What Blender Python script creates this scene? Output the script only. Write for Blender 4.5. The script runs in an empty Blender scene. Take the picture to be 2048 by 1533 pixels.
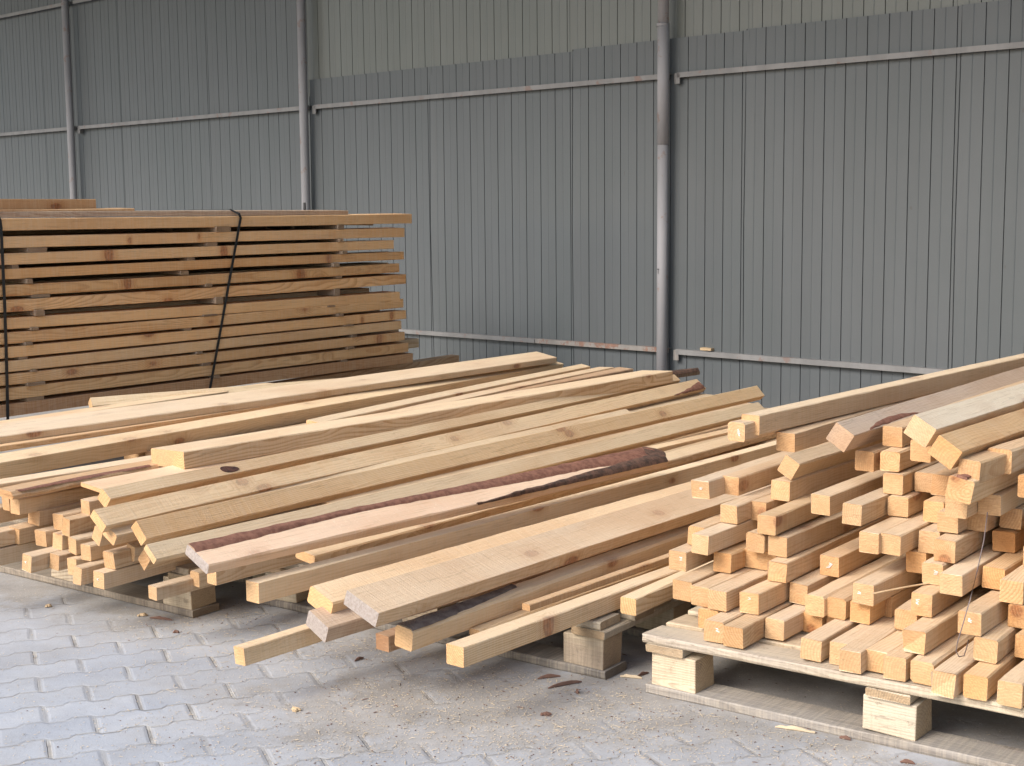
import bpy, bmesh, math, random
from mathutils import Vector, Matrix, noise as mn
R = math.radians
random.seed(7)
scene = bpy.context.scene
col = scene.collection

# ------------------------------------------------------------------ camera model (photo pixels 2048 x 1533)
F = 2814.0; PITCH = .1217; ROLL = .01005; H = 1.15
_x = Vector((1, 0, 0)); CF = Vector((0, math.cos(PITCH), -math.sin(PITCH))); _d = Vector((0, -math.sin(PITCH), -math.cos(PITCH)))
CX = math.cos(ROLL) * _x + math.sin(ROLL) * _d
CD = -math.sin(ROLL) * _x + math.cos(ROLL) * _d
CAM = Vector((0, 0, H))
def ray(px, py): return CX * ((px - 1024) / F) + CD * ((py - 766.5) / F) + CF
def atz(px, py, z):
    v = ray(px, py); return CAM + v * ((z - H) / v.z)
def proj(p):
    v = Vector(p) - CAM; w = v.dot(CF)
    return (1024 + F * v.dot(CX) / w, 766.5 + F * v.dot(CD) / w)
def on_plane(px, py, p0, n):
    v = ray(px, py); return CAM + v * ((p0 - CAM).dot(n) / v.dot(n))
AW = .8323
DW = Vector((-math.sin(AW), math.cos(AW), 0)); NW = Vector((-math.cos(AW), -math.sin(AW), 0)); WD = 6.35
def wall_pt(px, py, off=0.0): return on_plane(px, py, NW * -(WD - off), NW)

# ------------------------------------------------------------------ node helpers
def mat(name):
    m = bpy.data.materials.new(name); m.use_nodes = True
    nt = m.node_tree; b = nt.nodes['Principled BSDF']
    return m, nt, b
class N:
    def __init__(s, nt): s.nt = nt
    def new(s, t, **k):
        n = s.nt.nodes.new(t)
        for a, v in k.items(): setattr(n, a, v)
        return n
    def put(s, inp, v):
        if v is None: return
        if hasattr(v, 'is_output') or isinstance(v, bpy.types.NodeSocket): s.nt.links.new(v, inp)
        else: inp.default_value = v
    def m(s, op, a, b=None, c=None, clamp=False):
        n = s.new('ShaderNodeMath', operation=op, use_clamp=clamp)
        s.put(n.inputs[0], a); s.put(n.inputs[1], b); s.put(n.inputs[2], c); return n.outputs[0]
    def v(s, op, a, b=None, sc=None):
        n = s.new('ShaderNodeVectorMath', operation=op)
        s.put(n.inputs[0], a); s.put(n.inputs[1], b)
        if sc is not None: s.put(n.inputs['Scale'], sc)
        return n.outputs['Value'] if op in ('LENGTH', 'DOT_PRODUCT', 'DISTANCE') else n.outputs[0]
    def xyz(s, a, b, c):
        n = s.new('ShaderNodeCombineXYZ'); s.put(n.inputs[0], a); s.put(n.inputs[1], b); s.put(n.inputs[2], c); return n.outputs[0]
    def sep(s, a):
        n = s.new('ShaderNodeSeparateXYZ'); s.put(n.inputs[0], a); return n.outputs
    def noise(s, vec, scale, detail=3, rough=.55, out=0):
        n = s.new('ShaderNodeTexNoise'); s.put(n.inputs['Vector'], vec); n.inputs['Scale'].default_value = scale
        n.inputs['Detail'].default_value = detail; n.inputs['Roughness'].default_value = rough; return n.outputs[out]
    def vor(s, vec, scale, out='Distance', feature='F1'):
        n = s.new('ShaderNodeTexVoronoi', feature=feature); s.put(n.inputs['Vector'], vec); n.inputs['Scale'].default_value = scale; return n.outputs[out]
    def ss(s, a, lo, hi):
        n = s.new('ShaderNodeMapRange', interpolation_type='SMOOTHSTEP'); s.put(n.inputs[0], a); s.put(n.inputs[1], lo); s.put(n.inputs[2], hi)
        n.inputs[3].default_value = 0; n.inputs[4].default_value = 1; return n.outputs[0]
    def mix(s, f, a, b, mode='MIX'):
        n = s.new('ShaderNodeMix', data_type='RGBA', blend_type=mode); s.put(n.inputs[0], f)
        s.put(n.inputs[6], (*a, 1) if isinstance(a, tuple) and len(a) == 3 else a)
        s.put(n.inputs[7], (*b, 1) if isinstance(b, tuple) and len(b) == 3 else b); return n.outputs[2]
    def bump(s, h, dist, strength=1.0, nrm=None):
        n = s.new('ShaderNodeBump'); s.put(n.inputs['Height'], h); n.inputs['Distance'].default_value = dist; n.inputs['Strength'].default_value = strength
        if nrm is not None: s.put(n.inputs['Normal'], nrm)
        return n.outputs[0]

def wood_mat(name, light, dark, knotc, dusty=.35, grey=0.0, rough=.62, crack=.35):
    m, nt, b = mat(name); n = N(nt)
    tc = n.new('ShaderNodeTexCoord').outputs['Object']
    oi = n.new('ShaderNodeObjectInfo'); rnd = oi.outputs['Random']; tint = oi.outputs['Color']
    X, Y, Z = n.sep(tc)[:3]
    r2 = n.m('FRACT', n.m('MULTIPLY', rnd, 17.31)); r3 = n.m('FRACT', n.m('MULTIPLY', rnd, 91.7))
    # shift each board to its own place in the log
    sh = n.v('ADD', tc, n.xyz(n.m('MULTIPLY', rnd, 37.0), n.m('MULTIPLY', r2, 5.0), n.m('MULTIPLY', r3, 7.0)))
    warp = n.noise(n.v('MULTIPLY', sh, (1.6, 3.0, 3.0)), 1.0, 2)
    warp2 = n.noise(n.v('MULTIPLY', sh, (5.0, 14.0, 14.0)), 1.0, 2)
    # knots: stretched cells, only some of them carry a knot
    kv = n.v('MULTIPLY', sh, (5.2, 10.5, 10.5))
    kd = n.vor(kv, 1.0); kc = n.sep(n.vor(kv, 1.0, 'Color'))[0]
    gate = n.ss(kc, .72, .73)
    knot = n.m('MULTIPLY', n.m('SUBTRACT', 1.0, n.ss(kd, .13, .19)), gate)
    halo = n.m('MULTIPLY', n.m('SUBTRACT', 1.0, n.ss(kd, .12, .42)), gate)
    for an in ('knot_a', 'knot_b'):
        at = n.new('ShaderNodeAttribute', attribute_type='OBJECT', attribute_name=an)
        rr = n.new('ShaderNodeAttribute', attribute_type='OBJECT', attribute_name=an + '_size').outputs['Fac']
        wv = n.v('ADD', n.v('SUBTRACT', tc, at.outputs['Vector']), n.v('SCALE', n.v('SUBTRACT', n.noise(sh, 55.0, 3, .6, 1), (.5, .5, .5)), None, .010))
        dd = n.m('DIVIDE', n.v('LENGTH', n.v('MULTIPLY', wv, (.62, 1, .35))), n.m('MAXIMUM', rr, .0001))
        knot = n.m('MAXIMUM', knot, n.m('SUBTRACT', 1.0, n.ss(dd, .8, 1.05)))
        halo = n.m('MAXIMUM', halo, n.m('SUBTRACT', 1.0, n.ss(dd, .9, 2.6)))
    # pith axis
    cy = n.m('ADD', n.m('MULTIPLY_ADD', r2, .16, -.06), n.m('MULTIPLY', X, n.m('MULTIPLY_ADD', r3, .05, -.025)))
    cz = n.m('MULTIPLY_ADD', r3, .14, -.13)
    dy = n.m('ADD', n.m('SUBTRACT', Y, cy), n.m('MULTIPLY', n.m('SUBTRACT', warp, .5), .085))
    dz = n.m('ADD', n.m('SUBTRACT', Z, cz), n.m('MULTIPLY', n.m('SUBTRACT', warp2, .5), .012))
    rad = n.m('SQRT', n.m('ADD', n.m('MULTIPLY', dy, dy), n.m('MULTIPLY', dz, dz)))
    rad = n.m('ADD', rad, n.m('MULTIPLY', halo, .014))
    ring = n.m('FRACT', n.m('MULTIPLY', rad, n.m('MULTIPLY_ADD', rnd, 90.0, 120.0)))
    ringm = n.m('MULTIPLY', n.ss(ring, .35, .9), n.m('SUBTRACT', 1.0, n.ss(ring, .93, 1.0)))
    fine = n.noise(n.v('MULTIPLY', sh, (9.0, 260.0, 260.0)), 1.0, 3, .6)
    blotch = n.noise(n.v('MULTIPLY', sh, (2.2, 9.0, 9.0)), 1.0, 3, .6)
    f = n.m('ADD', n.m('MULTIPLY', ringm, n.m('MULTIPLY_ADD', n.m('POWER', r3, 2.0), .62, .22)), n.m('MULTIPLY', n.m('SUBTRACT', fine, .5), .7), clamp=True)
    f = n.m('ADD', f, n.m('MULTIPLY', n.m('SUBTRACT', blotch, .42), .9), clamp=True)
    c = n.mix(f, light, dark)
    c = n.mix(n.m('MULTIPLY', halo, .45), c, tuple(x * y for x, y in zip(dark, (.85, .7, .55))))
    kcol = n.mix(n.ss(n.noise(sh, 90.0, 2), .35, .65), knotc, tuple(x * 1.9 for x in knotc))
    c = n.mix(n.m('MULTIPLY', knot, .8), c, kcol)
    # dull grey and dusty patches on the sawn faces
    gm = n.ss(n.noise(n.v('MULTIPLY', sh, (1.1, 6.0, 6.0)), 1.0, 4, .65), .5, .72)
    c = n.mix(n.m('MULTIPLY', gm, .25 + grey), c, (.40, .34, .29))
    spk = n.ss(n.noise(sh, 170.0, 2, .7), .62, .72)
    up = n.ss(n.sep(n.new('ShaderNodeNewGeometry').outputs['Normal'])[2], .45, .9)
    du = n.m('MULTIPLY', n.m('MULTIPLY', n.m('MULTIPLY_ADD', spk, .5, .30), up), dusty, clamp=True)
    c = n.mix(du, c, (.78, .71, .58))
    tone = n.noise(n.v('MULTIPLY', sh, (1.4, 4.0, 4.0)), 1.0, 2, .5)
    c = n.mix(n.m('MULTIPLY', n.ss(tone, .48, .68), .30), c, tuple(x * y for x, y in zip(dark, (.95, .85, .75))))
    c = n.mix(1.0, c, tint, 'MULTIPLY')
    # saw marks and fibre
    saw = n.noise(n.v('MULTIPLY', sh, (170.0, 7.0, 7.0)), 1.0, 2)
    c = n.mix(n.m('MULTIPLY', n.ss(saw, .42, .62), .13), c, (.74, .62, .46))
    c = n.mix(n.m('MULTIPLY', n.ss(fine, .56, .70), .28), c, tuple(x * .72 for x in dark))
    # end grain: rougher, browner, with drying cracks; splits along the faces
    vt = n.new('ShaderNodeVectorTransform', vector_type='NORMAL', convert_from='WORLD', convert_to='OBJECT')
    n.put(vt.inputs[0], n.new('ShaderNodeNewGeometry').outputs['Normal'])
    endm = n.ss(n.m('ABSOLUTE', n.sep(vt.outputs[0])[0]), .7, .9)
    eg = n.noise(n.v('MULTIPLY', sh, (60.0, 60.0, 340.0)), 1.0, 3, .7)
    ec = n.mix(n.ss(eg, .3, .7), (.90, .77, .61), (.68, .52, .36))
    c = n.mix(n.m('MULTIPLY', endm, .75), c, n.mix(1.0, c, ec, 'MULTIPLY'))
    c = n.mix(n.m('MULTIPLY', n.m('MULTIPLY', endm, ringm), .30), c, dark)
    ck = n.noise(n.v('MULTIPLY', sh, (2.5, 60.0, 60.0)), 1.0, 3, .55)
    ckm = n.m('MULTIPLY', n.m('SUBTRACT', 1.0, n.ss(n.m('ABSOLUTE', n.m('SUBTRACT', ck, .56)), .004, .016)), n.ss(n.noise(n.v('MULTIPLY', sh, (1.5, 12.0, 12.0)), 1.0, 2), .52, .62))
    c = n.mix(n.m('MULTIPLY', ckm, .75 * crack), c, tuple(x * .35 for x in dark))
    dirt = n.ss(n.noise(sh, 26.0, 5, .75), .56, .70)
    c = n.mix(n.m('MULTIPLY', dirt, .12 + .70 * max(0.0, crack - .4)), c, tuple(x * .45 for x in dark))
    n.put(b.inputs['Base Color'], c)
    b.inputs['Roughness'].default_value = rough; b.inputs['Specular IOR Level'].default_value = .25
    fuzz = n.noise(sh, 420.0, 3, .7)
    h = n.m('ADD', n.m('ADD', n.m('MULTIPLY', saw, .6), n.m('MULTIPLY', fine, .8)), n.m('MULTIPLY', fuzz, .6))
    n.put(b.inputs['Normal'], n.bump(h, .0022, .9))
    return m
M = {}
M['pine'] = wood_mat('pine', (.655, .475, .292), (.48, .285, .138), (.20, .085, .04), dusty=.5)
M['pine_fuzzy'] = wood_mat('pine_fuzzy', (.68, .52, .345), (.48, .305, .158), (.20, .085, .04), dusty=1.25)
M['pine_grey'] = wood_mat('pine_grey', (.54, .415, .30), (.40, .26, .165), (.14, .07, .045), grey=.3)
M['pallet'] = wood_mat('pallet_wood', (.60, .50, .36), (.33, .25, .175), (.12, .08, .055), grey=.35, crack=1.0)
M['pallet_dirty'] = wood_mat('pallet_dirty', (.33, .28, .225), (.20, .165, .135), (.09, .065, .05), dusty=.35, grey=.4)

def simple(name, c, rough=.6, metal=0.0, var=.15, scale=8.0, bump=0.0, c2=None):
    m, nt, b = mat(name); n = N(nt)
    tc = n.new('ShaderNodeTexCoord').outputs['Object']
    ns = n.noise(tc, scale, 4, .6)
    b2 = c2 or tuple(x * (1 - var * 2) for x in c)
    n.put(b.inputs['Base Color'], n.mix(n.ss(ns, .35, .68), c, b2))
    b.inputs['Roughness'].default_value = rough; b.inputs['Metallic'].default_value = metal
    if bump: n.put(b.inputs['Normal'], n.bump(n.noise(tc, scale * 6, 4, .65), bump))
    return m
M['bark'] = simple('bark', (.27, .125, .080), .9, 0, .3, 60, .003, (.165, .068, .042))
M['grey_end'] = simple('grey_end', (.42, .355, .31), .85, 0, .3, 150, .002, (.31, .25, .21))
M['dark_bark'] = simple('dark_bark', (.16, .085, .055), .9, 0, .3, 45, .006, (.055, .032, .022))
M['grey_bark'] = simple('grey_bark', (.21, .17, .145), .9, 0, .3, 30, .004, (.11, .08, .066))
M['strap'] = simple('strap', (.018, .02, .022), .35)
M['wire'] = simple('wire', (.16, .12, .11), .4)
M['chip'] = simple('chip', (.50, .36, .21), .8)
M['chip_dark'] = simple('chip_dark', (.16, .085, .06), .9)
M['sawdust'] = simple('sawdust', (.58, .46, .31), .9)
M['chalk'] = simple('chalk', (.72, .71, .71), .6, 0, .1, 200)
M['knot'] = simple('knot', (.13, .055, .035), .8, 0, .3, 60, .003, (.05, .025, .02))
M['bolt'] = simple('bolt', (.03, .03, .03), .5)

def steel_paint(name, c, rust=0.0, rough=.45):
    m, nt, b = mat(name); n = N(nt)
    tc = n.new('ShaderNodeTexCoord').outputs['Object']
    g = n.noise(n.v('MULTIPLY', tc, (9.0, 9.0, 1.5)), 1.0, 4, .6)
    cc = n.mix(n.ss(g, .3, .7), c, tuple(x * .78 for x in c))
    rm = n.ss(n.noise(tc, 11.0, 5, .7), .60 - rust * .25, .66 - rust * .2)
    cc = n.mix(n.m('MULTIPLY', rm, min(1, .35 + rust)), cc, n.mix(n.noise(tc, 40.0, 3), (.28, .10, .04), (.10, .05, .035)))
    n.put(b.inputs['Base Color'], cc); b.inputs['Roughness'].default_value = rough
    n.put(b.inputs['Normal'], n.bump(n.noise(tc, 60.0, 3), .0008))
    return m
M['post'] = steel_paint('post_paint', (.275, .268, .275), .03, .75)
M['rail'] = steel_paint('rail_paint', (.205, .20, .195), .06, .6)
M['rail_rust'] = steel_paint('rail_rust', (.24, .22, .20), .36, .7)

def sheet_mat(name, c, rough, streak):
    m, nt, b = mat(name); n = N(nt)
    tc = n.new('ShaderNodeTexCoord').outputs['Object']
    rnd = n.new('ShaderNodeObjectInfo').outputs['Random']
    t2 = n.v('ADD', tc, n.xyz(n.m('MULTIPLY', rnd, 50.0), 0.0, 0.0))
    a = n.noise(n.v('MULTIPLY', t2, (7.0, 1.0, .5)), 1.0, 4, .6)
    d = n.noise(n.v('MULTIPLY', t2, (1.3, 1.0, 1.0)), 1.0, 4, .6)
    e = n.noise(n.v('MULTIPLY', t2, (1.0, 1.0, 1.0)), 260.0, 2, .6)
    cc = n.mix(n.m('MULTIPLY', n.ss(a, .3, .75), streak), c, tuple(x * .72 for x in c))
    cc = n.mix(n.m('MULTIPLY', n.ss(d, .35, .75), .5), cc, tuple(x * y for x, y in zip(c, (.80, .86, .84))))
    cc = n.mix(n.m('MULTIPLY', n.ss(e, .45, .7), .10), cc, tuple(x * 1.3 for x in c))
    Z = n.sep(tc)[2]
    dirt = n.m('MULTIPLY', n.m('SUBTRACT', 1.0, n.ss(n.m('ADD', Z, n.m('MULTIPLY', a, .3)), .05, .45)), .35)
    cc = n.mix(dirt, cc, (.15, .145, .14))
    scr = n.ss(n.noise(n.v('MULTIPLY', t2, (30.0, 30.0, 9.0)), 1.0, 2, .5), .775, .80)
    cc = n.mix(n.m('MULTIPLY', scr, .5), cc, (.07, .06, .055))
    n.put(b.inputs['Base Color'], cc)
    b.inputs['Roughness'].default_value = rough; b.inputs['Specular IOR Level'].default_value = .4
    n.put(b.inputs['Normal'], n.bump(n.noise(n.v('MULTIPLY', t2, (2.0, 1.0, 1.2)), 3.0, 3), .004, .5))
    return m
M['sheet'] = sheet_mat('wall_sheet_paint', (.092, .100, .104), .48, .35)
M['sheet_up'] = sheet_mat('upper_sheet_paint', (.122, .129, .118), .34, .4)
M['roof'] = simple('roof_sheet', (.16, .17, .17), .6)

# ------------------------------------------------------------------ object helpers
def link(o): col.objects.link(o); return o
def tag(o, label, cat, group=None, kind=None):
    if label: o['label'] = label
    if cat: o['category'] = cat
    if group: o['group'] = group
    if kind: o['kind'] = kind
    return o
def mesh_obj(name, verts, faces, m, parent=None, smooth=False, mats=None):
    me = bpy.data.meshes.new(name); me.from_pydata([tuple(v) for v in verts], [], faces); me.update()
    for mm in (mats or [m]): me.materials.append(mm)
    if smooth:
        for p in me.polygons: p.use_smooth = True
    o = link(bpy.data.objects.new(name, me))
    if parent: o.parent = parent
    return o
def empty(name, loc): 
    o = link(bpy.data.objects.new(name, None)); o.location = loc; o.empty_display_size = .1; return o
class MB:
    def __init__(s): s.v = []; s.f = []
    def add(s, vs, fs):
        k = len(s.v); s.v += [Vector(v) for v in vs]; s.f += [tuple(i + k for i in f) for f in fs]
    def box(s, c, ax, ay, az, jit=0.0, ch=0.0):
        """oriented box from centre and half vectors; ch bevels the long edges"""
        c = Vector(c)
        pts = [c + ax * i + ay * j + az * k for i in (-1, 1) for j in (-1, 1) for k in (-1, 1)]
        if jit: pts = [p + Vector((random.uniform(-jit, jit), random.uniform(-jit, jit), random.uniform(-jit, jit))) for p in pts]
        s.add(pts, [(0, 1, 3, 2), (4, 6, 7, 5), (0, 4, 5, 1), (2, 3, 7, 6), (0, 2, 6, 4), (1, 5, 7, 3)])
    def tube(s, pts, r, n=8):
        k0 = len(s.v); pts = [Vector(p) for p in pts]
        for i, p in enumerate(pts):
            d = (pts[min(i + 1, len(pts) - 1)] - pts[max(i - 1, 0)]).normalized()
            a = d.cross(Vector((0, 0, 1)) if abs(d.z) < .9 else Vector((1, 0, 0))).normalized(); b2 = d.cross(a)
            rr = r[i] if isinstance(r, (list, tuple)) else r
            s.v += [p + a * math.cos(2 * math.pi * q / n) * rr + b2 * math.sin(2 * math.pi * q / n) * rr for q in range(n)]
        for i in range(len(pts) - 1):
            for q in range(n):
                a0 = k0 + i * n + q; a1 = k0 + i * n + (q + 1) % n
                s.f.append((a0, a1, a1 + n, a0 + n))
        s.f.append(tuple(k0 + q for q in range(n))[::-1]); s.f.append(tuple(k0 + (len(pts) - 1) * n + q for q in range(n)))
    def build(s, name, m, parent=None, smooth=False): return mesh_obj(name, s.v, s.f, m, parent, smooth)

# ------------------------------------------------------------------ sawn board: local x along length, y across the top (away), z up; T edge = (y 0, z 0)
def frame(P0, P1, roll):
    a = (P1 - P0).normalized()
    u0 = Vector((0, 0, 1)).cross(a).normalized(); up = a.cross(u0).normalized()
    c, s_ = math.cos(roll), math.sin(roll)
    return a, u0 * c + up * s_, up * c - u0 * s_
def board(P0, P1, w, t, roll=0.0, material='pine', tint=(1, 1, 1), bow=.006, skew=0.0, skew1=0.0, wane=0.0, name='timber_beam', ch=None, taper=0.0, rough_end=0.0, twist=0.0, slant=0.0, endmat=None):
    rs = random.Random(hash((round(P0.x, 3), round(P0.y, 3), round(P0.z, 3))))
    L = (P1 - P0).length
    twist = twist or rs.uniform(-.035, .035)
    gv = rs.uniform(.90, 1.06); wv = rs.uniform(-.05, .05); tint = (tint[0] * gv * (1 + wv * .3), tint[1] * gv * (1 - wv * .25), tint[2] * gv * (1 - wv * 1.2))
    a, U, Zv = frame(P0, P1, roll)
    n = max(6, int(L / .045)); ch = ch if ch is not None else rs.uniform(.0012, .0032)
    vs = []; fs = []
    b1 = rs.uniform(-bow, bow); b2 = rs.uniform(-bow, bow) * .7; ph = rs.uniform(.7, 1.4); sd = rs.uniform(0, 99)
    # finer sections near the near end, so the saw cut reads
    xs = [0, .004, .012] + [L * i / n for i in range(1, n)] + [L]
    for i, x in enumerate(xs):
        q = x / L
        oy = b1 * math.sin(math.pi * q * ph) ; oz = b2 * math.sin(math.pi * q)
        sw = w * (1 - taper * q) * (1 + .02 * (mn.noise(Vector((x * 2.2, sd, 0))))); st = t * (1 + .03 * (mn.noise(Vector((x * 2.2, 0, sd)))))
        dn = wane * max(0.0, mn.noise(Vector((x * 1.7, sd, 5))) + .15)
        tw = twist * q
        e = [ch * (1.1 + .9 * mn.noise(Vector((x * 9, sd, k)))) + .0022 * max(0, mn.noise(Vector((x * 23, sd + 7, k * 3))) - .15) for k in range(4)]
        e[3] += dn
        sec = [(e[0], 0), (sw - e[1], 0), (sw, -e[1]), (sw, -st + e[2]), (sw - e[2], -st), (e[3] * .6, -st), (0, -st + e[3]), (0, -e[0])]
        for (y, z) in sec:
            yy = y * math.cos(tw) - z * math.sin(tw); zz = y * math.sin(tw) + z * math.cos(tw)
            dx = 0
            if i <= 2: dx = skew * y + slant * (-z)
            if i == 0 and rough_end: dx += rs.uniform(-rough_end, rough_end)
            if i == len(xs) - 1: dx = skew1 * y
            vs.append((x + dx + (0 if i > 0 else 0), yy + oy, zz + oz))
    m_ = len(xs)
    for i in range(m_ - 1):
        for k in range(8):
            p = i * 8 + k; r_ = i * 8 + (k + 1) % 8
            fs.append((p, p + 8, r_ + 8, r_))
    fs.append(tuple(range(8))); fs.append(tuple(range((m_ - 1) * 8, m_ * 8))[::-1])
    me = bpy.data.meshes.new(name); me.from_pydata(vs, [], fs); me.update()
    me.materials.append(M[material])
    if endmat: me.materials.append(M[endmat]); me.polygons[len(fs) - 2].material_index = 1
    o = link(bpy.data.objects.new(name, me))
    o.matrix_world = Matrix(((a.x, U.x, Zv.x, P0.x), (a.y, U.y, Zv.y, P0.y), (a.z, U.z, Zv.z, P0.z), (0, 0, 0, 1)))
    o.color = (*tint, 1)
    o['kind'] = 'thing'
    return o
def solve_face(P0, P1, roll, px, side):
    """metres of top width / thickness whose far edge lies px pixels away from the T edge at mid length"""
    a, U, Zv = frame(P0, P1, roll); A = proj(P0); B = proj(P1); mid = (P0 + P1) / 2
    sl = (B[1] - A[1]) / (B[0] - A[0])
    d = U if not side else -Zv
    m0 = proj(mid); m1 = proj(mid + d * .05)
    dy = (m1[1] - m0[1]) - sl * (m1[0] - m0[0])
    dy = -dy if not side else dy
    return max(.012, px * .05 / max(dy, .5))
def rtint(lo=.88, hi=1.06, warm=0.0):
    g = random.uniform(lo, hi); w = random.uniform(-.05, .05) + warm
    return (g * (1 + w * .4), g * (1 - w * .35), g * (1 - w * 1.3))

# =================================================================== ground
def ground_mat():
    m, nt, b = mat('paving'); n = N(nt)
    p = n.new('ShaderNodeTexCoord').outputs['Object']
    az = R(69.0); su, cu = math.sin(az), math.cos(az)
    LP, WP = .215, .113
    u = n.v('DOT_PRODUCT', p, (su, cu, 0)); v = n.v('DOT_PRODUCT', p, (-cu, su, 0))
    wob = n.noise(p, 3.0, 2)
    v = n.m('ADD', v, n.m('MULTIPLY', n.m('SUBTRACT', wob, .5), .012)); u = n.m('ADD', u, n.m('MULTIPLY', n.m('SUBTRACT', n.noise(p, 2.3, 2, .5, 1) if False else wob, .5), .010))
    sw = n.m('MULTIPLY', n.m('SINE', n.m('MULTIPLY', u, 2 * math.pi / (LP / 2))), 2.2)
    sw = n.m('MAXIMUM', n.m('MINIMUM', sw, 1.0), -1.0)
    v2 = n.m('DIVIDE', n.m('ADD', v, n.m('MULTIPLY', sw, .0075)), WP)
    row = n.m('FLOOR', v2); fv = n.m('FRACT', v2)
    u2 = n.m('ADD', n.m('DIVIDE', u, LP), n.m('MULTIPLY', row, .5)); cu2 = n.m('FLOOR', u2); fu = n.m('FRACT', u2)
    dv = n.m('MULTIPLY', n.m('MINIMUM', fv, n.m('SUBTRACT', 1.0, fv)), WP)
    du = n.m('SUBTRACT', n.m('MULTIPLY', n.m('MINIMUM', fu, n.m('SUBTRACT', 1.0, fu)), LP), .0022)
    d = n.m('MINIMUM', dv, du)
    d = n.m('ADD', d, n.m('MULTIPLY', n.m('SUBTRACT', n.noise(p, 60.0, 3), .5), .003))
    joint = n.m('MULTIPLY', n.m('SUBTRACT', 1.0, n.ss(d, .0010, .0042)), n.m('MULTIPLY_ADD', n.ss(n.noise(p, 4.2, 3), .38, .62), .6, .3))
    edge = n.m('SUBTRACT', 1.0, n.ss(d, .002, .011))
    wn = n.new('ShaderNodeTexWhiteNoise', noise_dimensions='2D'); n.put(wn.inputs['Vector'], n.xyz(row, cu2, 0.0)); pid = wn.outputs['Value']
    # sand and sawdust blown over the paving, thickest by the piles
    X, Y, _ = n.sep(p)[:3]
    s1 = n.noise(p, 1.7, 4, .6); s2 = n.noise(p, 9.0, 4, .7); s3 = n.noise(p, 45.0, 3, .7)
    sd = n.m('ADD', n.m('ADD', n.m('MULTIPLY', s1, .85), n.m('MULTIPLY', s2, .50)), n.m('MULTIPLY', s3, .20))
    # distance from pile front line
    dl = n.v('DOT_PRODUCT', n.v('SUBTRACT', p, (.30, 3.22, 0.0)), (-.592, -.806, 0))
    bias = n.m('MULTIPLY', n.ss(dl, .75, -.25), .34)
    patch = n.m('SUBTRACT', 1.0, n.ss(n.v('LENGTH', n.v('MULTIPLY', n.v('SUBTRACT', p, (-.22, 3.12, 0)), (1.25, 2.0, 1))), .15, .85))
    bias = n.m('ADD', bias, n.m('MULTIPLY', patch, .27))
    far = n.ss(Y, 3.9, 4.6); bias = n.m('ADD', bias, n.m('MULTIPLY', far, .3))
    sd = n.m('ADD', sd, bias)
    sand = n.ss(sd, .93, 1.10)
    thin = n.ss(sd, .60, 1.0)
    g1 = n.noise(p, 240.0, 3, .7); g2 = n.noise(p, 5.0, 4, .6)
    stone = n.mix(pid, (.345, .365, .395), (.44, .455, .475))
    stone = n.mix(n.m('MULTIPLY', n.ss(g2, .35, .7), .45), stone, (.25, .275, .32))
    stone = n.mix(n.m('MULTIPLY', n.ss(g1, .35, .75), .35), stone, (.50, .505, .52))
    stone = n.mix(n.m('MULTIPLY', n.ss(n.noise(p, 120.0, 2), .64, .72), .5), stone, (.16, .165, .18))
    sandc = n.mix(n.ss(n.noise(p, 190.0, 4, .75), .3, .75), (.365, .345, .315), (.26, .242, .222))
    sandc = n.mix(n.m('MULTIPLY', n.ss(n.noise(p, 6.0, 5, .7), .40, .66), .55), sandc, (.21, .195, .175))
    sandc = n.mix(n.m('MULTIPLY', n.ss(n.noise(p, 3.1, 4, .7), .50, .70), .5), sandc, (.44, .43, .42))
    sandc = n.mix(n.m('MULTIPLY', n.ss(n.noise(p, 330.0, 2, .6), .66, .72), .75), sandc, (.62, .52, .38))
    jc = n.mix(n.ss(n.noise(p, 14.0, 3), .35, .65), (.41, .39, .35), (.25, .235, .215))
    c = n.mix(n.m('MULTIPLY', thin, .5), stone, sandc)
    c = n.mix(n.m('MULTIPLY', edge, .25), c, (.23, .225, .22))
    c = n.mix(joint, c, jc)
    c = n.mix(sand, c, sandc)
    n.put(b.inputs['Base Color'], c); b.inputs['Roughness'].default_value = .82; b.inputs['Specular IOR Level'].default_value = .3
    hh = n.m('MULTIPLY', n.m('SUBTRACT', 1.0, n.m('MAXIMUM', joint, n.m('MULTIPLY', edge, .35))), n.m('SUBTRACT', 1.0, sand))
    hh = n.m('ADD', hh, n.m('ADD', n.m('MULTIPLY', g1, .16), n.m('MULTIPLY', s3, .25)))
    hh = n.m('ADD', hh, n.m('MULTIPLY', sand, 1.05))
    hh = n.m('ADD', hh, n.m('MULTIPLY', pid, .35))
    n.put(b.inputs['Normal'], n.bump(hh, .0036, .9))
    return m
M['paving'] = ground_mat()
g = mesh_obj('ground', [(-60, -60, 0), (60, -60, 0), (60, 60, 0), (-60, 60, 0)], [(0, 1, 2, 3)], M['paving'])
tag(g, 'grey interlocking concrete paving strewn with sand and sawdust', 'ground', kind='structure')

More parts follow.
